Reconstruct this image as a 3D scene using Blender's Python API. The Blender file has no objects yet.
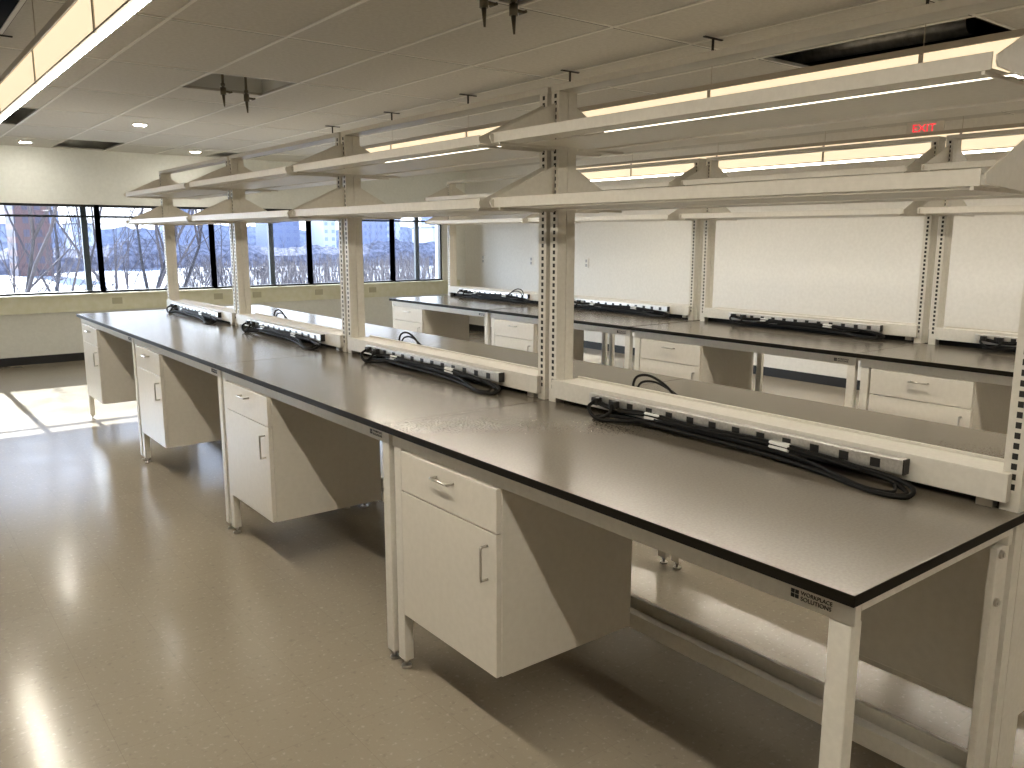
import bpy, bmesh, math, random
from mathutils import Vector, Matrix
random.seed(7)
SC = bpy.context.scene
COL = SC.collection
L = 1.769            # length of one bench module
ZC = 2.62            # ceiling
YW = 10.88           # window wall
XW = 6.66            # right wall
XL, YB = -4.2, -4.6  # left wall, wall behind
PI = math.pi

# ------------------------------------------------------------------ materials
def mat(name, col, rough=0.5, metal=0.0, spec=0.5, emit=None, estr=0.0):
    m = bpy.data.materials.new(name); m.use_nodes = True
    b = m.node_tree.nodes['Principled BSDF']
    b.inputs['Base Color'].default_value = (*col, 1)
    b.inputs['Roughness'].default_value = rough
    b.inputs['Metallic'].default_value = metal
    b.inputs['Specular IOR Level'].default_value = spec
    if emit:
        b.inputs['Emission Color'].default_value = (*emit, 1)
        b.inputs['Emission Strength'].default_value = estr
    return m

def noisy(m, scale, c1, c2, detail=3, rough=None, bump=0.0, lo=.35, hi=.65):
    nt = m.node_tree; N = nt.nodes; b = N['Principled BSDF']
    tc = N.new('ShaderNodeTexCoord'); nz = N.new('ShaderNodeTexNoise'); cr = N.new('ShaderNodeValToRGB')
    nz.inputs['Scale'].default_value = scale; nz.inputs['Detail'].default_value = detail
    cr.color_ramp.elements[0].position = lo; cr.color_ramp.elements[1].position = hi
    cr.color_ramp.elements[0].color = (*c1, 1); cr.color_ramp.elements[1].color = (*c2, 1)
    nt.links.new(tc.outputs['Object'], nz.inputs['Vector']); nt.links.new(nz.outputs['Fac'], cr.inputs['Fac'])
    nt.links.new(cr.outputs['Color'], b.inputs['Base Color'])
    if rough:
        mr = N.new('ShaderNodeMapRange'); mr.inputs['To Min'].default_value = rough[0]; mr.inputs['To Max'].default_value = rough[1]
        nt.links.new(nz.outputs['Fac'], mr.inputs['Value']); nt.links.new(mr.outputs['Result'], b.inputs['Roughness'])
    if bump:
        bp = N.new('ShaderNodeBump'); bp.inputs['Strength'].default_value = bump; bp.inputs['Distance'].default_value = .002
        nt.links.new(nz.outputs['Fac'], bp.inputs['Height']); nt.links.new(bp.outputs['Normal'], b.inputs['Normal'])
    return m

M = {}
M['steel'] = noisy(mat('cream_powder_coat', (.70, .67, .60), .38), 60, (.69, .66, .59), (.73, .70, .63), 2)
M['cab'] = noisy(mat('cabinet_paint', (.72, .68, .60), .35), 40, (.71, .67, .59), (.74, .70, .62), 2)
M['slot'] = mat('slot_dark', (.02, .018, .015), .7)
M['top'] = noisy(mat('epoxy_worktop_lit', (.07, .06, .05), .21, spec=.8), 140, (.160, .138, .109), (.178, .155, .124), 2)  # dark epoxy, colour lightened for the ceiling light reflected on the top face
M['edge'] = mat('worktop_edge_shaded', (.010, .008, .005), .55, spec=.1)  # same epoxy, shade on the vertical edge put into the colour
M['black'] = mat('black_rubber_and_gap_shade', (.010, .009, .008), .6, spec=.2)
M['plug'] = mat('black_plug', (.015, .014, .013), .4)
M['chrome'] = mat('brushed_nickel', (.55, .52, .47), .28, 1.0)
M['alu'] = noisy(mat('strip_aluminium', (.72, .71, .68), .35, .85), 120, (.66, .65, .62), (.78, .77, .74), 2)
M['wall'] = noisy(mat('wall_paint', (.80, .78, .73), .75), 30, (.78, .76, .71), (.82, .80, .75), 3, bump=.03)
M['wallwin'] = noisy(mat('window_wall_paint', (.78, .78, .73), .7), 30, (.82, .83, .78), (.86, .87, .82), 3, bump=.03)
M['base'] = mat('black_baseboard', (.012, .012, .013), .5)
M['sill'] = noisy(mat('sill_panel', (.74, .73, .55), .55), 12, (.71, .70, .51), (.77, .76, .61), 3)
M['outlet'] = mat('outlet_plate', (.50, .48, .33), .5)
M['plate'] = mat('grey_plate', (.42, .42, .42), .5)
M['frame'] = mat('black_window_frame', (.012, .013, .014), .4)
M['frame2'] = mat('grey_outer_frame', (.07, .08, .085), .5)
M['tile'] = noisy(mat('ceiling_tile', (.60, .58, .53), .9), 45, (.57, .55, .50), (.63, .61, .56), 5, bump=.15)
M['grid'] = mat('ceiling_grid', (.78, .76, .70), .5)
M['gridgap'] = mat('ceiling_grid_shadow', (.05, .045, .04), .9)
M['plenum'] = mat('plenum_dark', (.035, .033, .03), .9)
M['plenumw'] = mat('plenum_light', (.85, .85, .82), .8)
M['duct'] = noisy(mat('galvanised_duct', (.55, .55, .54), .4, .7), 20, (.45, .45, .44), (.62, .62, .6), 3)
M['lamp_metal'] = mat('lamp_rail', (.50, .45, .38), .4)
M['panel'] = mat('lamp_panel', (.9, .8, .6), .6, emit=(1.0, .82, .56), estr=.51)
M['lens'] = mat('lamp_lens', (.95, .9, .8), .5, emit=(1.0, .92, .78), estr=98.0)
M['lens_side'] = mat('lamp_lens_side', (.95, .9, .8), .5, emit=(1.0, .92, .78), estr=2.0)
M['down'] = mat('downlight_lens', (1, 1, 1), .5, emit=(1, .95, .85), estr=110)
M['red'] = mat('exit_red', (.7, .02, .03), .5, emit=(1, .02, .05), estr=.7)
M['exitp'] = mat('exit_panel', (.62, .60, .55), .4)
M['brass'] = mat('valve_metal', (.16, .14, .10), .4, .8)
M['logo'] = mat('logo_black', (.01, .01, .01), .5)
M['tie'] = mat('clear_wrap', (.85, .85, .82), .2)
M['trunk'] = noisy(mat('bark', (.03, .027, .03), .9), 8, (.02, .018, .02), (.055, .05, .055), 4)
M['twig'] = mat('twigs', (.07, .06, .065), .9)
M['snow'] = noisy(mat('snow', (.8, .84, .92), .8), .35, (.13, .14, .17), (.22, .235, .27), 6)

def facade(name, wallc, winc, sx, sz):
    m = mat(name, wallc, .8); nt = m.node_tree; N = nt.nodes; b = N['Principled BSDF']
    tc = N.new('ShaderNodeTexCoord'); mp = N.new('ShaderNodeMapping'); br = N.new('ShaderNodeTexBrick')
    mp.inputs['Rotation'].default_value = (PI/2, 0, 0)
    br.offset = 0; br.inputs['Scale'].default_value = 1
    br.inputs['Color1'].default_value = (*winc, 1); br.inputs['Color2'].default_value = (*[c*1.25 for c in winc], 1)
    br.inputs['Mortar'].default_value = (*wallc, 1)
    br.inputs['Brick Width'].default_value = sx; br.inputs['Row Height'].default_value = sz
    br.inputs['Mortar Size'].default_value = min(sx, sz)*.27; br.inputs['Mortar Smooth'].default_value = 0
    nt.links.new(tc.outputs['Object'], mp.inputs['Vector']); nt.links.new(mp.outputs['Vector'], br.inputs['Vector'])
    nt.links.new(br.outputs['Color'], b.inputs['Base Color'])
    return m

# floor: waxed composition tile, 12 inch, with flecks
def floor_material():
    m = mat('waxed_tile_floor', (.3, .27, .22), .16, spec=.45); nt = m.node_tree; N = nt.nodes; b = N['Principled BSDF']
    tc = N.new('ShaderNodeTexCoord')
    br = N.new('ShaderNodeTexBrick'); br.offset = 0
    br.inputs['Scale'].default_value = 1; br.inputs['Brick Width'].default_value = .3048; br.inputs['Row Height'].default_value = .3048
    br.inputs['Mortar Size'].default_value = .0008; br.inputs['Mortar Smooth'].default_value = .3
    br.inputs['Color1'].default_value = (.305, .262, .200, 1); br.inputs['Color2'].default_value = (.318, .275, .212, 1)
    br.inputs['Mortar'].default_value = (.26, .222, .168, 1)
    n1 = N.new('ShaderNodeTexNoise'); n1.inputs['Scale'].default_value = 55; n1.inputs['Detail'].default_value = 4
    r1 = N.new('ShaderNodeValToRGB'); r1.color_ramp.elements[0].position = .60; r1.color_ramp.elements[1].position = .70
    r1.color_ramp.elements[0].color = (0, 0, 0, 1); r1.color_ramp.elements[1].color = (1, 1, 1, 1)
    n2 = N.new('ShaderNodeTexNoise'); n2.inputs['Scale'].default_value = 38; n2.inputs['Detail'].default_value = 3
    r2 = N.new('ShaderNodeValToRGB'); r2.color_ramp.elements[0].position = .60; r2.color_ramp.elements[1].position = .72
    m1 = N.new('ShaderNodeMixRGB'); m1.inputs['Color2'].default_value = (.45, .41, .34, 1)
    m2 = N.new('ShaderNodeMixRGB'); m2.inputs['Color2'].default_value = (.22, .19, .145, 1)
    n3 = N.new('ShaderNodeTexNoise'); n3.inputs['Scale'].default_value = 2.2; n3.inputs['Detail'].default_value = 5
    mr = N.new('ShaderNodeMapRange'); mr.inputs['From Min'].default_value = .3; mr.inputs['From Max'].default_value = .7
    mr.inputs['To Min'].default_value = .14; mr.inputs['To Max'].default_value = .21
    bp = N.new('ShaderNodeBump'); bp.inputs['Strength'].default_value = .05; bp.inputs['Distance'].default_value = .004
    n4 = N.new('ShaderNodeTexNoise'); n4.inputs['Scale'].default_value = 5
    l = nt.links.new
    l(tc.outputs['Object'], br.inputs['Vector'])
    mp = N.new('ShaderNodeMapping'); mp.inputs['Location'].default_value = (7.3, 2.1, 4)
    l(tc.outputs['Object'], mp.inputs['Vector']); l(mp.outputs['Vector'], n2.inputs['Vector'])
    for n in (n1, n3, n4): l(tc.outputs['Object'], n.inputs['Vector'])
    l(n1.outputs['Fac'], r1.inputs['Fac']); l(n2.outputs['Fac'], r2.inputs['Fac'])
    l(br.outputs['Color'], m1.inputs['Color1'])
    k1 = N.new('ShaderNodeMath'); k1.operation = 'MULTIPLY'; k1.inputs[1].default_value = .55; l(r1.outputs['Color'], k1.inputs[0]); l(k1.outputs[0], m1.inputs['Fac'])
    k2 = N.new('ShaderNodeMath'); k2.operation = 'MULTIPLY'; k2.inputs[1].default_value = .45; l(r2.outputs['Color'], k2.inputs[0]); l(k2.outputs[0], m2.inputs['Fac'])
    l(m1.outputs['Color'], m2.inputs['Color1']); l(m2.outputs['Color'], b.inputs['Base Color'])
    l(n3.outputs['Fac'], mr.inputs['Value']); l(mr.outputs['Result'], b.inputs['Roughness'])
    l(n4.outputs['Fac'], bp.inputs['Height']); l(bp.outputs['Normal'], b.inputs['Normal'])
    return m
M['floor'] = floor_material()

def glass_material():
    m = bpy.data.materials.new('window_glass'); m.use_nodes = True; nt = m.node_tree; nt.nodes.clear()
    o = nt.nodes.new('ShaderNodeOutputMaterial'); mx = nt.nodes.new('ShaderNodeMixShader')
    t = nt.nodes.new('ShaderNodeBsdfTransparent'); g = nt.nodes.new('ShaderNodeBsdfGlossy'); f = nt.nodes.new('ShaderNodeFresnel')
    t.inputs['Color'].default_value = (.93, .96, .98, 1); g.inputs['Roughness'].default_value = 0.02; f.inputs['IOR'].default_value = 1.35
    nt.links.new(f.outputs[0], mx.inputs[0]); nt.links.new(t.outputs[0], mx.inputs[1]); nt.links.new(g.outputs[0], mx.inputs[2])
    nt.links.new(mx.outputs[0], o.inputs[0]); return m
M['glass'] = glass_material()

# ------------------------------------------------------------------ mesh helpers
class MB:
    def __init__(s): s.v = []; s.f = []; s.mi = []; s.sm = []
    def face(s, idx, mi=0, sm=False): s.f.append(idx); s.mi.append(mi); s.sm.append(sm)
    def box(s, x0, x1, y0, y1, z0, z1, mi=0, top=None):
        n = len(s.v)
        s.v += [(x0,y0,z0),(x1,y0,z0),(x1,y1,z0),(x0,y1,z0),(x0,y0,z1),(x1,y0,z1),(x1,y1,z1),(x0,y1,z1)]
        for q, k in (((0,3,2,1),0),((4,5,6,7),1),((0,1,5,4),0),((1,2,6,5),0),((2,3,7,6),0),((3,0,4,7),0)):
            s.face([n+i for i in q], top if (k and top is not None) else mi)
        return s
    def prism_y(s, pts, y0, y1, mi=0):   # polygon in x,z extruded along y
        n = len(s.v); k = len(pts)
        s.v += [(x, y0, z) for x, z in pts] + [(x, y1, z) for x, z in pts]
        s.face([n+i for i in range(k)], mi); s.face([n+k+i for i in reversed(range(k))], mi)
        for i in range(k): j = (i+1) % k; s.face([n+j, n+i, n+k+i, n+k+j], mi)
        return s
    def tube(s, pts, r, seg=8, mi=0, cap=True, r1=None):
        pts = [Vector(p) for p in pts]; n0 = len(s.v); m = len(pts); up = None
        for i, p in enumerate(pts):
            d = (pts[min(i+1, m-1)] - pts[max(i-1, 0)]).normalized()
            if up is None:
                a = Vector((0,0,1)) if abs(d.z) < .9 else Vector((1,0,0)); up = (a - d*a.dot(d)).normalized()
            else:
                up = (up - d*up.dot(d)); up = up.normalized() if up.length > 1e-6 else d.orthogonal().normalized()
            b = d.cross(up); rr = r if r1 is None else r + (r1-r)*i/(m-1)
            for k in range(seg):
                t = 2*PI*k/seg; s.v.append(tuple(p + (up*math.cos(t) + b*math.sin(t))*rr))
        for i in range(m-1):
            for k in range(seg):
                j = (k+1) % seg; a = n0 + i*seg; s.face([a+k, a+j, a+seg+j, a+seg+k], mi, True)
        if cap:
            s.face([n0+k for k in reversed(range(seg))], mi); s.face([n0+(m-1)*seg+k for k in range(seg)], mi)
        return s
    def cyl(s, c, r, h, seg=16, mi=0, r2=None):
        return s.tube([c, (c[0], c[1], c[2]+h)], r, seg, mi, True, r2)
    def mesh(s, name, mats):
        me = bpy.data.meshes.new(name); me.from_pydata(s.v, [], s.f)
        for m in (mats if isinstance(mats, (list, tuple)) else [mats]): me.materials.append(m)
        for p, mi, sm in zip(me.polygons, s.mi, s.sm): p.material_index = mi; p.use_smooth = sm
        bm = bmesh.new(); bm.from_mesh(me); bmesh.ops.recalc_face_normals(bm, faces=bm.faces); bm.to_mesh(me); bm.free()
        return me
    def build(s, name, mats, parent=None, bevel=0, loc=None):
        o = bpy.data.objects.new(name, s.mesh(name, mats)); COL.objects.link(o)
        if parent: o.parent = parent
        if loc: o.location = loc
        if bevel:
            md = o.modifiers.new('bevel', 'BEVEL'); md.width = bevel; md.segments = 2; md.limit_method = 'ANGLE'
        return o

def smooth(pts, n=6):      # Catmull-Rom through points
    P = [Vector(p) for p in pts]; P = [P[0]*2-P[1]] + P + [P[-1]*2-P[-2]]; out = []
    for i in range(1, len(P)-2):
        a, b, c, d = P[i-1:i+3]
        for k in range(n):
            t = k/n
            out.append(.5*((2*b) + (c-a)*t + (2*a-5*b+4*c-d)*t*t + (3*b-a-3*c+d)*t**3))
    out.append(P[-2]); return out

def tag(o, label=None, cat=None, group=None, kind=None):
    if label: o['label'] = label
    if cat: o['category'] = cat
    if group: o['group'] = group
    if kind: o['kind'] = kind
    return o
def thing(name, label, cat, loc=(0,0,0), rz=0, group=None):
    o = bpy.data.objects.new(name, None); COL.objects.link(o); o.location = loc; o.rotation_euler = (0,0,rz)
    o.empty_display_size = .1
    return tag(o, label, cat, group)
def struct(name, mb, m): return tag(mb.build(name, m), kind='structure')
def dup(root, loc, rz, label, group=None):
    def cp(o, par):
        c = o.copy(); COL.objects.link(c)
        if par: c.parent = par
        for ch in list(o.children): cp(ch, c)
        return c
    r = cp(root, None); r.location = loc; r.rotation_euler = (0,0,rz); r['label'] = label
    if group: r['group'] = group
    return r
def text_mesh(s, size, m, name, ext=.0006):
    cu = bpy.data.curves.new(name, 'FONT'); cu.body = s; cu.size = size; cu.extrude = ext; cu.align_x = 'LEFT'
    t = bpy.data.objects.new('tmp', cu); COL.objects.link(t)
    me = bpy.data.meshes.new_from_object(t); COL.objects.unlink(t); bpy.data.objects.remove(t); me.name = name
    me.materials.clear(); me.materials.append(m); return me

# ------------------------------------------------------------------ room shell
struct('floor', MB().box(XL, XW, YB, YW, -.1, 0), M['floor'])
struct('wall_right', MB().box(XW, XW+.15, YB, YW+.3, -.1, ZC+.9), M['wall'])
struct('wall_left', MB().box(XL-.15, XL, YB, YW+.3, -.1, ZC+.9), M['wall'])
struct('wall_back', MB().box(XL-.15, XW+.15, YB-.15, YB, -.1, ZC+.9), M['wall'])
WX0, WX1, WZ0, WZ1 = -3.3, 6.2, .845, 1.955
w = MB()
w.box(XL, XW, YW, YW+.22, -.1, WZ0); w.box(XL, XW, YW, YW+.22, WZ1, ZC+.9)
w.box(XL, WX0, YW, YW+.22, WZ0, WZ1); w.box(WX1, XW, YW, YW+.22, WZ0, WZ1)
struct('wall_front', w, M['wallwin'])
struct('baseboard_front', MB().box(XL, XW-.012, YW-.012, YW, 0, .10), M['base'])
struct('baseboard_right', MB().box(XW-.012, XW, YB, YW, 0, .10), M['base'])
struct('trim_1', MB().box(XL, 6.5, YW-.06, YW, .63, WZ0).box(XL, 6.5, YW-.075, YW+.02, WZ0-.02, WZ0+.004), M['sill'])

# windows: main frames, each window a structure with frame, transom, outer bars and pane
MX = [-3.3, -1.83, -.41, 1.02, 2.45, 3.88, 5.29, 6.2]
for i in range(7):
    a, b = MX[i], MX[i+1]; f = MB(); h = .028
    for x in (a, b): f.box(max(x-h, WX0), min(x+h, WX1), YW+.03, YW+.10, WZ0, WZ1)
    f.box(a+h, b-h, YW+.03, YW+.10, WZ0, WZ0+.03); f.box(a+h, b-h, YW+.03, YW+.10, WZ1-.03, WZ1)
    f.box(a+h, b-h, YW+.07, YW+.11, 1.795, 1.822)
    wo = struct('window_%d' % (i+1), f, M['frame'])
    bars = {0: [-2.6], 1: [-1.55], 2: [.88], 4: [3.33], 6: [5.80]}.get(i, [])
    for x in bars:
        MB().box(x-.035, x+.035, YW+.14, YW+.19, WZ0, WZ1).build('outer_frame_bar', M['frame2'], wo)
    MB().box(a+h, b-h, YW+.062, YW+.066, WZ0+.03, WZ1-.03).build('pane', M['glass'], wo)

# ceiling: tiles with removed-tile openings and a grid
GX = [.54+.61*k for k in range(-8, 11)]; GY = [2.46+1.235*k for k in range(-6, 8)]
HOLES = [(.54, 1.15, 4.93, 5.62), (2.98, 3.59, 1.225, 2.46), (.54, 1.15, 9.75, 10.8), (-.68, -.07, 7.40, 8.72),
         (2.37, 2.98, 10.1, 10.75), (.54, 1.15, 1.70, 2.46), (-1.29, -.68, 3.695, 4.93)]
def inhole(x, y): return any(h[0]-1e-4 < x < h[1]+1e-4 and h[2]-1e-4 < y < h[3]+1e-4 for h in HOLES)
xs = sorted(set([XL, XW] + [round(x,3) for x in GX if XL < x < XW] + [h[i] for h in HOLES for i in (0,1)]))
ys = sorted(set([YB, YW] + [round(y,3) for y in GY if YB < y < YW] + [h[i] for h in HOLES for i in (2,3)]))
c = MB()
for i in range(len(xs)-1):
    for j in range(len(ys)-1):
        if xs[i+1]-xs[i] < .003 or ys[j+1]-ys[j] < .003: continue
        if not inhole((xs[i]+xs[i+1])/2, (ys[j]+ys[j+1])/2):
            c.box(xs[i], xs[i+1], ys[j], ys[j+1], ZC, ZC+.018)
for x in GX:          # T bars along y
    if not XL < x < XW: continue
    for j in range(len(ys)-1):
        if inhole(x-.02, (ys[j]+ys[j+1])/2) and inhole(x+.02, (ys[j]+ys[j+1])/2): continue
        c.box(x-.012, x+.008, ys[j], ys[j+1], ZC-.005, ZC+.001, 1)
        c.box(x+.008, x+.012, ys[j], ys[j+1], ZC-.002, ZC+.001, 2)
for y in GY:
    if not YB < y < YW: continue
    for i in range(len(xs)-1):
        if inhole((xs[i]+xs[i+1])/2, y-.02) and inhole((xs[i]+xs[i+1])/2, y+.02): continue
        c.box(xs[i], xs[i+1], y-.010, y+.008, ZC-.004, ZC+.0012, 1)
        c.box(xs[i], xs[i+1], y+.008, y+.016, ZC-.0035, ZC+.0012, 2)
struct('ceiling', c, [M['tile'], M['grid'], M['gridgap']])
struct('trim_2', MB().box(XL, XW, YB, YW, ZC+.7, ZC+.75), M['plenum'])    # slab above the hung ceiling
# light metal pans seen up in two openings
def duct(name, label, p, q, r):
    p, q = Vector(p), Vector(q); d = (q-p).normalized()
    o = MB().tube([p, q], r, 24).tube([q-d*.03, q+d*.004], r*.90, 24, 1).tube([p.lerp(q, .5), Vector((*p.lerp(q, .5)[:2], ZC+.7))], .008, 8).build(name, [M['duct'], M['slot']]); return tag(o, label, 'duct')
duct('air_duct', 'round galvanised duct end inside the large dark ceiling opening at right', (3.72, 3.2, ZC+.17), (3.80, 1.62, ZC+.17), .075)
duct('air_duct', 'grey duct above the open ceiling tile in the top left corner', (-1.15, 3.2, ZC+.125), (-.82, 5.6, ZC+.125), .10)
o = MB().box(.3, 1.4, 5.66, 5.70, ZC+.02, ZC+.5).box(.3, 1.4, 4.86, 4.9, ZC+.02, ZC+.5).box(1.17, 1.2, 4.9, 5.66, ZC+.02, ZC+.5).box(.3, 1.4, 4.86, 5.70, ZC+.5, ZC+.52).build('ceiling_box', M['plenumw'])
tag(o, 'pale metal box above the open tile with two pipe drops', 'ceiling box')
o = MB().box(.3, 1.4, 2.50, 2.54, ZC+.02, ZC+.5).box(.3, 1.4, 1.66, 1.69, ZC+.02, ZC+.5).box(.3, 1.4, 1.66, 2.54, ZC+.5, ZC+.52).build('ceiling_box', M['plenumw'])
tag(o, 'pale metal box above the open tile at top centre of frame', 'ceiling box')

def pipe_drop(x, y, zt, label, group):
    t = thing('pipe_drop', label, 'pipe drop', (x, y, zt), 0, group)
    MB().cyl((0,0,0), .010, .725, 10).build('pipe', M['brass'], t)
    MB().cyl((0,0,-.03), .020, .05, 12).cyl((0,0,.03), .016, .018, 6).build('valve_body', M['brass'], t)
    MB().tube([(0,0,-.005), (.05,-.01,-.01)], .008, 8).tube([(.05,-.03,-.01), (.05,.02,-.01)], .007, 8).build('handle', M['brass'], t)
    MB().tube([(0,0,-.03), (.004,0,-.11)], .012, 10, 0, True, .005).build('nozzle', M['brass'], t)
pipe_drop(.775, 5.39, ZC-.03, 'left brass valve drop hanging from the open tile at upper left', 'valve drops from the far ceiling opening')
pipe_drop(.965, 5.45, ZC-.05, 'right brass valve drop hanging from the open tile at upper left', 'valve drops from the far ceiling opening')
pipe_drop(.925, 2.43, ZC-.02, 'left dark valve drop at top centre edge of the ceiling', 'valve drops from the near ceiling opening')
pipe_drop(1.085, 2.42, ZC-.03, 'right dark valve drop at top centre edge of the ceiling', 'valve drops from the near ceiling opening')

for (x, y, lb) in ((.84, 7.9, 'round recessed downlight nearest of the three, right of the long pendant lamp'),
                   (.21, 10.3, 'round recessed downlight at far left near the window wall'),
                   (2.07, 10.2, 'round recessed downlight behind the top of the farthest shelf posts')):
    t = thing('recessed_downlight', lb, 'downlight', (x, y, ZC), 0, 'recessed downlights')
    MB().cyl((0,0,-.010), .072, .012, 24).build('trim_ring', M['grid'], t)
    MB().cyl((0,0,-.014), .056, .006, 24).build('lens', M['down'], t)

# ------------------------------------------------------------------ pendant lamps
def pendant(x, y0, y1, label):
    t = thing('pendant_lamp', label, 'pendant lamp', (x, 0, 0), 0, 'long pendant lamps')
    MB().box(-.004, .042, y0, y1, 2.345, 2.374).build('top_rail', M['lamp_metal'], t, .002)
    MB().box(0, .038, y0, y1, 2.207, 2.2145).build('bottom_rail', M['lamp_metal'], t)
    lm = MB().box(.009, .027, y0+.01, y1-.01, 2.191, 2.2065, 1); lm.mi[0] = 0; lm.build('lens', [M['lens'], M['lens_side']], t)
    for (a, b) in ((.004, .010), (.028, .034)):
        MB().box(a, b, y0, y1, 2.2145, 2.3445).build('side_panel', M['panel'], t)
    k = -3
    while True:
        y = 1.14 + 1.145*k; k += 1
        if y > y1+.01: break
        if y < y0-.01: continue
        MB().box(.0, .038, y-.010, y+.010, 2.205, 2.348).build('divider', M['lamp_metal'], t)
        MB().tube([(.019, y, 2.37), (.019, y, ZC-.04)], .0022, 6).build('suspension_wire', M['lamp_metal'], t)
        MB().box(-.055, .095, y-.008, y+.008, ZC-.012, ZC-.006).cyl((.019, y, ZC-.07), .007, .06, 8).build('ceiling_mount', M['gridgap'], t)
    return t
pendant(-.72, -2.3, 6.88, 'long glowing pendant lamp over the left aisle at upper left')
pendant(2.315, -2.3, 6.88, 'long glowing pendant lamp over the aisle between the two bench rows')
pendant(5.27, -2.3, 6.88, 'long glowing pendant lamp by the right wall behind the rear bench row')

# ------------------------------------------------------------------ bench modules
logo1 = text_mesh('WORKPLACE', .0115, M['logo'], 'logo_top_line'); logo2 = text_mesh('SOLUTIONS', .0125, M['logo'], 'logo_bottom_line')
def make_table(label, group):
    t = thing('lab_bench', label, 'lab bench', (0,0,0), 0, group)
    pts = [(0, .001), (.794, .001), (.794, .010), (.748, .010), (.748, .060), (.794, .060), (.794, L-.060), (.748, L-.060), (.748, L-.010), (.794, L-.010), (.794, L-.001), (0, L-.001)]
    wt = MB(); n = len(pts); wt.v += [(x, y, .889) for x, y in pts] + [(x, y, .914) for x, y in pts]
    wt.face(list(reversed(range(n))), 1); wt.face([n+i for i in range(n)], 0)
    for i in range(n): j = (i+1) % n; wt.face([i, j, n+j, n+i], 1)
    wt.build('worktop', [M['top'], M['edge']], t, .002)
    MB().box(.028, .050, .012, L-.012, .838, .8885).build('front_apron', M['steel'], t, .002)
    MB().box(.71, .735, .012, L-.012, .838, .8885).build('rear_apron', M['steel'], t, .002)
    MB().box(.050, .71, .012, .032, .866, .8885).build('end_rail', M['steel'], t)
    MB().box(.050, .71, L-.032, L-.012, .866, .8885).build('end_rail', M['steel'], t)
    for (x0, x1, w) in ((.030, .067, .048), (.668, .738, .018)):
        for (y0, y1) in ((.018, .018+w), (L-.018-w, L-.018)):
            g = MB().box(x0, x1, y0, y1, .035, .839).build('leg', M['steel'], t, .003)
            xc, yc = (x0+x1)/2, (y0+y1)/2
            MB().cyl((xc, yc, .0), .019, .008, 16).cyl((xc, yc, .008), .006, .03, 8).cyl((xc, yc, .022), .011, .008, 6).build('leveling_foot', M['chrome'], g)
    for z in (.701, .822):
        MB().tube([(.688, .0182, z), (.688, .012, z)], .011, 12).tube([(.688, .012, z), (.688, .008, z)], .0065, 6).build('bolt', M['chrome'], t)
    lg = MB()
    for dy in (0, .0095):
        for dz in (0, .0095): lg.box(.0268, .028, .150-dy-.008, .150-dy, .853+dz, .853+dz+.008)
    lo = lg.build('logo_emblem', M['logo'], t)
    for me, z in ((logo1, .8635), (logo2, .8515)):
        o = bpy.data.objects.new('logo_text', me); COL.objects.link(o); o.parent = lo
        o.rotation_euler = (PI/2, 0, -PI/2); o.location = (.0274, .128, z)
    return t

def make_cabinet(label, group):
    t = thing('hanging_cabinet', label, 'cabinet', (0,0,0), 0, group)     # local x 0 = front face, y 0 = near side
    W, Z0, Z1, ZD, D = .558, .228, .8375, .692, .58
    c = MB().box(.02, D, 0, .018, Z0, Z1).box(.02, D, W-.018, W, Z0, Z1).box(.02, D, .018, W-.018, Z0, Z0+.018).box(.02, D, .018, W-.018, Z1-.018, Z1).box(D-.012, D, .018, W-.018, Z0+.018, Z1-.018)
    c.build('carcass', M['cab'], t, .0012)
    d = MB().box(0, .0195, .003, W-.003, ZD+.002, Z1-.004).build('drawer', M['cab'], t, .0015)
    y = W/2
    MB().tube(smooth([(.0, y-.048, .795), (-.022, y-.048, .795), (-.026, y-.042, .795), (-.026, y+.042, .795), (-.022, y+.048, .795), (0, y+.048, .795)], 4), .0045, 8).build('handle', M['chrome'], d)
    d = MB().box(0, .0195, .003, W-.003, Z0+.001, ZD-.002).build('door', M['cab'], t, .0015)
    y = .048
    MB().tube(smooth([(.0, y, .538), (-.022, y, .538), (-.026, y, .546), (-.026, y, .636), (-.022, y, .644), (0, y, .644)], 4), .0045, 8).build('handle', M['chrome'], d)
    return t

# post with two rows of shelf slots (one each way)
def post_mesh():
    p = MB()
    p.box(.752, .795, -.022, .022, .03, 2.106); p.box(.799, .842, -.022, .022, .03, 2.106); p.box(.79, .804, -.019, .019, .03, 2.106)
    z = .965
    while z < 2.09:
        p.box(.7514, .7530, -.008, .005, z, z+.0150, 1); p.box(.8410, .8426, -.008, .005, z, z+.0150, 1); z += .0254
    return p.mesh('post', [M['steel'], M['slot']])
POST = post_mesh()
def make_frame(label, group):
    t = thing('bench_upright_frame', label, 'upright frame', (0,0,0), 0, group)
    for y in (.0345, L-.0345):
        o = bpy.data.objects.new('post', POST); COL.objects.link(o); o.parent = t; o.location = (0, y, 0)
        MB().cyl((.797, y, 0), .022, .008, 16).cyl((.797, y, .008), .008, .024, 8).build('leveling_foot', M['chrome'], o)
    MB().box(.752, .842, .010, L-.010, 2.107, 2.130).build('top_beam', M['steel'], t, .002)
    r = MB().box(.728, .751, .034, L-.057, .936, 1.008).box(.751, .868, .058, L-.058, .936, 1.000).box(.868, .876, .034, L-.057, .936, 1.008)
    r.build('cable_rail', M['steel'], t, .002)
    MB().box(.7955, .7985, .058, L-.058, .85, .9355).build('gap_shade_strip', M['black'], t)  # black strip standing in for the shade in the gap under the rail
    MB().box(.752, .790, .057, L-.057, .117, .177).build('lower_beam', M['steel'], t, .002)
    MB().box(.826, .842, .057, L-.057, .117, .200).build('lower_beam', M['steel'], t, .002)
    for y in (.085, ):
        MB().box(.735, .765, y-.02, y+.02, .915, .936).build('rail_clip', M['chrome'], t, .002)
    return t

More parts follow.
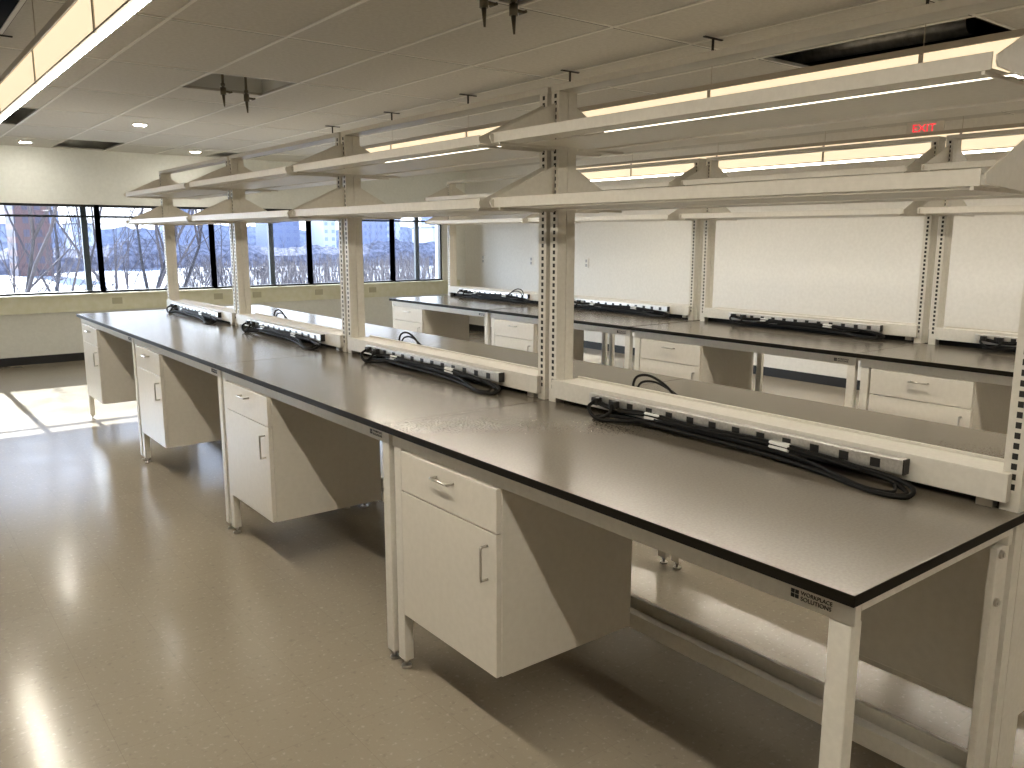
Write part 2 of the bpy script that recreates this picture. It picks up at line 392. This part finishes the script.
def make_shelf(front, z0, label, group):
    t = thing('bench_shelf', label, 'shelf', (0,0,0), 0, group)
    a, b = .050, L-.020
    zt = z0 + .035
    if front:
        MB().prism_y([(.460, z0), (.546, z0), (.546, z0+.003), (.4635, z0+.003), (.4635, zt), (.460, zt)], a, b).build('front_lip', M['steel'], t, .0008)
        MB().box(.578, .745, a+.01, b-.01, z0, z0+.002).box(.745, .886, .075, L-.075, z0, z0+.002).build('board', M['steel'], t)
        for y in (.0345, L-.0345):
            MB().prism_y([(.7515, z0+.165), (.7515, z0-.012), (.735, z0-.012), (.452, z0+.003), (.444, z0+.012), (.444, z0+.024)], y-.002, y+.002).build('bracket', M['steel'], t)
        for y in (.066, L-.066):
            MB().box(.462, .750, y-.004, y+.004, z0-.008, z0-.0005).build('bracket_arm', M['steel'], t)
    else:
        MB().box(.932, 1.088, a+.01, b-.01, z0, z0+.002).prism_y([(1.085, z0), (1.089, z0), (1.089, zt), (1.085, zt)], a, b).build('board', M['steel'], t)
        for y in (.0345, L-.0345):
            MB().prism_y([(.8425, z0+.165), (.8425, z0-.012), (.86, z0-.012), (1.106, z0+.003), (1.114, z0+.012), (1.114, z0+.024)], y-.002, y+.002).build('bracket', M['steel'], t)
        for y in (.066, L-.066):
            MB().box(.844, 1.086, y-.004, y+.004, z0-.008, z0-.0005).build('bracket_arm', M['steel'], t)
    return t

def make_strip(arch, label, group):
    t = thing('power_strip', label, 'power strip', (0,0,0), 0, group)   # origin: near end, x 0 = back of the strip
    N = 1.19
    MB().box(-.028, 0, 0, N, .955, .995).build('housing', M['alu'], t, .002)
    MB().box(-.0285, -.0005, -.004, 0, .9545, .9955).build('end_cap', M['plug'], t)
    for k in range(12):
        y = .075 + k*.0905
        MB().box(-.0292, -.027, y-.014, y+.014, .962, .986).build('outlet', M['plug'], t)
    for y in (N-.055, N-.145):
        MB().box(-.055, -.029, y-.016, y+.016, .960, .988).build('plug', M['plug'], t, .003)
    for y in (.36, .86):
        MB().box(-.050, -.0295, y-.035, y+.035, .945, .975).build('cable_wrap', M['tie'], t, .006)
    cm = MB()
    s1 = [(-.055,N-.055,.974), (-.085,N-.06,.955), (-.095,N-.12,.925), (-.060,N-.22,.930), (-.045,.85,.950), (-.042,.6,.948), (-.044,.4,.944), (-.055,.25,.938), (-.085,.12,.924), (-.110,.03,.921), (-.095,-.035,.921), (-.055,-.020,.928), (-.042,.08,.948), (-.040,.30,.950), (-.040,.75,.944)]
    s2 = [(-.055,N-.145,.974), (-.080,N-.16,.950), (-.085,N-.11,.924), (-.060,N-.07,.922), (-.046,N-.20,.938), (-.052,.70,.936), (-.052,.42,.932), (-.070,.22,.925), (-.100,.10,.921), (-.118,.01,.921), (-.095,-.052,.923), (-.050,-.030,.940), (-.043,.12,.955), (-.036,.5,.953)]
    cm.tube(smooth(s1), .0065, 8); cm.tube(smooth(s2), .0065, 8)
    for (dx, dz, r) in ((-.035, .957, .0055), (-.046, .961, .005), (-.041, .968, .0045)):
        cm.tube(smooth([(dx-.004, .10, dz-.012), (dx, .22, dz-.004), (dx, .42, dz+.003), (dx-.003, .66, dz-.002), (dx, .88, dz+.004), (dx-.004, 1.02, dz-.004), (dx, N-.06, dz+.006)]), r, 8)
    cm.tube(smooth([(p[0]-.004, p[1]*.97+.02, p[2]+.006) for p in s1[4:12]]), .0045, 8)
    if arch:
        cm.tube(smooth([(-.040,.30,.955), (-.060,.20,1.015), (-.065,.11,1.044), (-.060,.05,1.035), (-.052,.035,1.0), (-.042,.06,.96)]), .0052, 8)
        cm.tube(smooth([(-.042,.34,.955), (-.066,.22,1.0), (-.072,.13,1.022), (-.066,.07,1.015), (-.055,.055,.985), (-.042,.08,.955)]), .0045, 8)
    cm.build('cord', M['black'], t)
    return t

BAYS = ['nearest bay', 'second bay from near end', 'third bay from near end', 'farthest bay by windows']
X2 = 3.026
ROWS = [(0.0, 'front bench row', 'front'), (X2, 'rear bench row', 'rear')]
used = {}
ROWB_BAY = [-.040, -.039, -.020, 0]
ROWB_FRAME = [-.07, -.05, 0, 0]
def place(key, maker, loc, rz, label, group):
    if key not in used:
        used[key] = maker(label, group); used[key].location = loc; used[key].rotation_euler = (0,0,rz); return used[key]
    return dup(used[key], loc, rz, label, group)

for r, (X0, row, rn) in enumerate(ROWS):
    for k in range(4):
        y0 = k*L + (ROWB_BAY[k] if r else 0); yf = k*L + (ROWB_FRAME[k] if r else 0); where = BAYS[k]
        place('table', make_table, (X0, y0, 0), 0, 'white black-topped table, near side of %s, %s' % (row, where), 'lab tables on the left side of the %s' % row)
        place('cab', make_cabinet, (X0+.020, y0+1.130, 0), 0, 'cream drawer-and-door cabinet under %s, %s' % (row, where), 'cabinets hung under the %s' % row)
        if True:
            place('table', make_table, (X0+1.594, y0+L, 0), PI, 'white black-topped table, far side of %s, %s' % (row, where), 'lab tables on the far side of the %s' % row)
        if r == 0 and k == 0:
            place('cab', make_cabinet, (X0+1.592, y0+L-1.143, 0), PI, 'cream cabinet seen from its back under the near end of the %s' % row, None)
        fr = place('frame', make_frame, (X0, yf, 0), 0, 'cream slotted upright frame on %s, %s' % (row, where), 'upright frames of the %s' % row)
        fr.scale = (1, 1, 1.015 if r else 1)
        dz = {'lower': .030, 'upper': .045} if r else {'lower': 0, 'upper': 0}
        for lev, z0 in (('lower', 1.671), ('upper', 1.900)):
            place('sf'+lev, lambda l, g, z=z0: make_shelf(True, z, l, g), (X0, yf, dz[lev]), 0, '%s cream shelf, near side of %s, %s' % (lev, row, where), '%s left shelves of the %s' % (lev, row))
            place('sb'+lev, lambda l, g, z=z0: make_shelf(False, z, l, g), (X0, yf, dz[lev]), 0, '%s cream shelf, far side of %s, %s' % (lev, row, where), '%s far shelves of the %s' % (lev, row))
        off = [.275, .255, .235, .27][k]
        place('strip1' if (r == 1 and k == 3) else 'strip0', lambda l, g, a=(r == 1 and k == 3): make_strip(a, l, g), (X0+.728, yf+off, .013 if r else 0), 0,
              'silver power strip with cord, near side of %s, %s' % (row, where), 'power strips on the left side of the %s' % row)
        if r == 0 and k < 3:
            place('strip1', lambda l, g: make_strip(True, l, g), (X0+.876, y0+L-off, 0), PI, 'power strip behind rail of %s, %s' % (row, where), 'power strips behind the rail of the %s' % row)

# ------------------------------------------------------------------ wall fittings
for n, (x, lb) in enumerate(((1.15, 'first'), (2.45, 'second'), (3.0, 'third'), (3.95, 'fourth'), (4.85, 'fifth'))):
    o = MB().box(x-.06, x+.06, YW-.068, YW-.0605, .705, .785).box(x-.045, x-.01, YW-.071, YW-.067, .725, .765).box(x+.01, x+.045, YW-.071, YW-.067, .725, .765).build('wall_outlet', M['outlet'])
    tag(o, '%s tan outlet plate from the left on the panel below the windows' % lb, 'outlet', 'outlets below the windows')
for y, lb in ((10.36, 'left'), (9.11, 'middle'), (7.88, 'right')):
    t = thing('wall_plate', '%s of three small grey outlet plates on the white wall behind the rear benches' % lb, 'outlet', (XW, y, 1.2), 0, 'plates on the right wall')
    MB().box(-.008, -.0005, -.04, .04, -.065, .065).build('plate', M['wall'], t, .002)
    for z in (-.03, .03): MB().box(-.012, -.0085, -.018, .018, z-.02, z+.02).build('socket', M['plate'], t)

t = thing('exit_sign', 'small pale hanging sign with red EXIT letters near the right wall', 'exit sign', (6.0, 2.92, 2.448), .25)
MB().box(-.012, .012, -.15, .15, 0, .10).build('panel', M['exitp'], t, .003)
MB().box(-.02, .02, -.02, .02, .10, ZC-2.448).build('mount', M['exitp'], t)
o = bpy.data.objects.new('letters', text_mesh('EXIT', .092, M['red'], 'letters', .001)); COL.objects.link(o); o.parent = t
o.rotation_euler = (PI/2, 0, -PI/2); o.location = (-.0135, .105, .018)

# ------------------------------------------------------------------ outside
def snow_ground():
    b = MB(); nx, ny = 50, 60
    def h(x, y): return -6.0 + .7*math.sin(x*.05+1)*math.cos(y*.04) + .25*math.sin(x*.23)*math.sin(y*.19) - max(0, (y-60))*.004
    for j in range(ny+1):
        y = YW + .6 + (j/ny)**2*420
        for i in range(nx+1):
            x = -220 + 560*i/nx; b.v.append((x, y, h(x, y)))
    for j in range(ny):
        for i in range(nx):
            a = j*(nx+1)+i; b.face([a, a+1, a+nx+2, a+nx+1], 0, True)
    return b
struct('snow_ground', snow_ground(), M['snow'])

def hill(name, label, y, x0, x1, h0, seed, m):
    rnd = random.Random(seed); b = MB(); n = 260; cols = []
    for i in range(n+1):
        x = x0 + (x1-x0)*i/n
        z = h0 + .9*math.sin(i*.13+seed) + .6*math.sin(i*.41) + rnd.uniform(-.5, .5)
        cols.append((x, z))
    for x, z in cols:
        b.v += [(x, y, -9), (x, y+3, z*.4-3), (x, y+9, z)]
    for i in range(n):
        for k in range(2): b.face([3*i+k, 3*(i+1)+k, 3*(i+1)+k+1, 3*i+k+1], 0)
    return struct(name, b, m)
wood = noisy(mat('distant_wood_hazed', (.09, .09, .13), .95), .9, (.06, .06, .08), (.20, .195, .235), 9)  # bluish cast of distance haze put into the colour
wood2 = noisy(mat('far_wood_hazed', (.16, .19, .30), .95), .5, (.15, .165, .215), (.26, .275, .33), 8)  # lighter and bluer, stronger distance haze painted in
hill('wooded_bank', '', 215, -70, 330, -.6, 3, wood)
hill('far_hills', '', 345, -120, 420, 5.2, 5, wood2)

FM = {'brick': facade('red_brick', (.16, .095, .085), (.09, .08, .10), 2.2, 2.6), 'blue': facade('hazed_blue_concrete', (.25, .28, .38), (.17, .20, .30), 2.4, 2.8),
      'pale': facade('hazed_pale_concrete', (.52, .54, .60), (.25, .29, .38), 3.0, 3.0), 'slate': facade('hazed_slate_concrete', (.19, .22, .32), (.14, .165, .26), 3.2, 3.0)}  # concrete colours lightened and blued to paint in distance haze
def building(x, y, w, d, h, m, label):
    t = thing('building', label, 'building', (x, y, -7), 0, 'buildings beyond the trees')
    MB().box(-w/2, w/2, 0, d, 0, h).build('wall', FM[m], t)
    MB().box(-w/2-.2, w/2+.2, -.2, d+.2, h, h+.5).build('roof_edge', M['snow'], t)
    MB().box(-w/5, w/6, d*.3, d*.7, h+.5, h+2.2).build('roof_house', FM[m], t)
building(25.4, 187, 6.2, 12, 21, 'brick', 'red brick tower block seen at far left through the window')
building(45.7, 295, 5.2, 12, 24, 'blue', 'slim hazy blue grey tower right of the red brick block')
building(52.5, 283, 6.0, 14, 12, 'pale', 'low pale building at left beyond the branches')
building(97.5, 335, 10, 14, 23, 'blue', 'tall hazy blue tower seen beside the farthest shelf post')
building(133, 321, 13, 14, 17, 'slate', 'wide hazy slate blue block left of the second shelf post')
building(147, 309, 5.5, 14, 18, 'pale', 'slim pale tower right of the hazy slate blue block')
building(165, 306, 13, 14, 16.5, 'blue', 'broad hazy blue block seen between the two middle posts')
building(182.5, 322, 9, 14, 18.5, 'pale', 'pale tower with many windows right of the middle post')
building(190, 288, 9, 14, 17, 'slate', 'hazy slate tower seen through the window near its right end')
building(163, 253, 6, 14, 11.5, 'pale', 'small pale block at the right end of the window')

def tree(x, y, zb, h, seed, label, lean=0., dens=1.0, depth=4):
    rnd = random.Random(seed)
    t = thing('bare_tree', label, 'tree', (x, y, zb), 0, 'bare trees outside the windows')
    tr, br = MB(), MB()
    def grow(mb, p, d, ln, r, lev):
        n = 9 if lev == 0 else 5; pts = [p]; q = p.copy(); dd = d.copy()
        for i in range(n):
            k_ = .2 if lev == 0 else .11
            dd = (dd + Vector((rnd.uniform(-k_,k_), rnd.uniform(-k_,k_), rnd.uniform(-.02,.10)))).normalized()
            q = q + dd*(ln/n); pts.append(q.copy())
        mb.tube(pts, r, 6 if lev < 2 else 4, 0, lev < 2, r*(.2 if lev == 0 else .45))
        if lev >= depth: return
        for i in range(int((5, 5, 4, 3)[lev]*dens)):
            f = 1.0 if i == 0 else rnd.uniform(.3, 1.0); j = min(int(f*n), n-1); s = pts[j].lerp(pts[j+1], f*n-j)
            a = rnd.uniform(0, 2*PI); sp = rnd.uniform(.35, .85)
            nd = (dd*1.0 + Vector((math.cos(a)*sp, math.sin(a)*sp, rnd.uniform(-.05, .5)))).normalized()
            grow(br, s, nd, ln*rnd.uniform(.36, .58), max(r*.42*(1-.4*f), .0055), lev+1)
    grow(tr, Vector((0,0,0)), Vector((lean, 0, 1)).normalized(), h*.70, h*.011, 0)
    tr.build('trunk', M['trunk'], t); br.build('branches', M['twig'], t)
    return t
tree(1.55, 23.5, -6, 12, 1, 'dark thick bare tree at the extreme left edge of the window', .05)
tree(3.0, 29, -6, 12.5, 2, 'bare tree in front of the red brick tower', -.03)
tree(.7, 19, -6, 11, 3, 'bare tree with a long curved bough in the left window', .25)
tree(3.9, 26, -6, 11, 4, 'bare tree just left of the thick black window bar', .05)
tree(3.3, 20.7, -6, 11.5, 5, 'leaning bare tree in the pane left of the farthest post', .12)
tree(5.3, 24.4, -6, 12, 6, 'forked bare tree right behind the farthest shelf post', -.05)
tree(1.05, 17.5, -6, 11.5, 21, 'thin bare tree closest to the glass at far left', .04)
tree(2.15, 21.5, -6, 12, 22, 'slim bare tree right of the red brick tower', -.04)
tree(9.2, 31.6, -6.2, 9.5, 8, 'small bare tree right of the farthest shelf post', .1)
tree(14.4, 41.4, -6.3, 7.5, 9, 'low bare tree beyond the panes left of the second post', .0)
tree(25.2, 53.1, -6.5, 7.2, 10, 'low bare tree in front of the pale building near the right panes', .0)
tree(31, 50.2, -6.5, 7.6, 11, 'bushy bare tree at the right end of the window', .0, 1.2)

def thicket():
    rnd = random.Random(31); b = MB()
    for i in range(1900):
        if i < 800: y = rnd.uniform(38, 85); x = rnd.uniform(.10*y, .34*y)
        else: y = rnd.uniform(90, 200); x = rnd.uniform(.28*y, .72*y)
        p = Vector((x, y, -6.6)); hgt = rnd.uniform(1.5, 4.0)*(1 if i < 800 else 1.25)
        for k in range(3):
            q = p + Vector((rnd.uniform(-.9,.9), rnd.uniform(-.6,.6), hgt*rnd.uniform(.6, 1)))
            b.tube([p, p.lerp(q, .5) + Vector((rnd.uniform(-.2,.2), 0, .2)), q], .03 if i < 800 else .07, 3, 0, False, .012 if i < 800 else .03)
    return b
tag(thicket().build('brushwood', M['twig']), 'tangle of bare grey brush on the snowy slope outside', 'brushwood', kind='stuff')

# ------------------------------------------------------------------ light, sky, camera
wd = bpy.data.worlds.new('world'); SC.world = wd; wd.use_nodes = True
nt = wd.node_tree; bg = nt.nodes['Background']
tc = nt.nodes.new('ShaderNodeTexCoord'); sx = nt.nodes.new('ShaderNodeSeparateXYZ'); cr = nt.nodes.new('ShaderNodeValToRGB')
nt.links.new(tc.outputs['Generated'], sx.inputs[0]); nt.links.new(sx.outputs['Z'], cr.inputs['Fac']); nt.links.new(cr.outputs['Color'], bg.inputs['Color'])
e = cr.color_ramp.elements; e[0].position = 0; e[0].color = (.93, .95, 1.0, 1); e[1].position = .6; e[1].color = (.42, .58, .95, 1)
bg.inputs['Strength'].default_value = 2.6
sd = bpy.data.lights.new('sun', 'SUN'); sd.energy = 17.0; sd.angle = .009; sd.color = (1, .97, .92)
gd = bpy.data.lights.new('sky_glow', 'SUN'); gd.energy = 7.0; gd.angle = 1.0; gd.color = (.78, .87, 1)
go = bpy.data.objects.new('sky_glow', gd); COL.objects.link(go); go.location = (-20, 40, 15)
go.rotation_euler = Vector((.62, -1, -.22)).to_track_quat('-Z', 'Y').to_euler()
so = bpy.data.objects.new('sun', sd); COL.objects.link(so)
so.rotation_euler = Vector((.015, -1, -.445)).to_track_quat('-Z', 'Y').to_euler(); so.location = (0, 30, 20)

cd = bpy.data.cameras.new('camera'); co = bpy.data.objects.new('camera', cd); COL.objects.link(co); SC.camera = co
cd.sensor_width = 36; cd.sensor_fit = 'HORIZONTAL'; cd.lens = 824.27/1024*36; cd.clip_start = .05; cd.clip_end = 2000
yaw, pitch, roll = .6612, -.1769, .0015
fw = Vector((math.sin(yaw)*math.cos(pitch), math.cos(yaw)*math.cos(pitch), math.sin(pitch)))
rt = fw.cross(Vector((0,0,1))).normalized(); up = rt.cross(fw)
r2 = rt*math.cos(roll) + up*math.sin(roll); u2 = -rt*math.sin(roll) + up*math.cos(roll)
co.matrix_world = Matrix(((r2.x, u2.x, -fw.x, -1.3772), (r2.y, u2.y, -fw.y, -.7378), (r2.z, u2.z, -fw.z, 1.5661), (0,0,0,1)))

SC.view_settings.view_transform = 'Standard'
SC.view_settings.look = 'None'
SC.view_settings.exposure = 0.90
SC.cycles.use_denoising = True
SC.cycles.max_bounces = 8
SC.cycles.diffuse_bounces = 5
SC.cycles.sample_clamp_indirect = 6
SC.cycles.caustics_reflective = False
SC.cycles.caustics_refractive = False
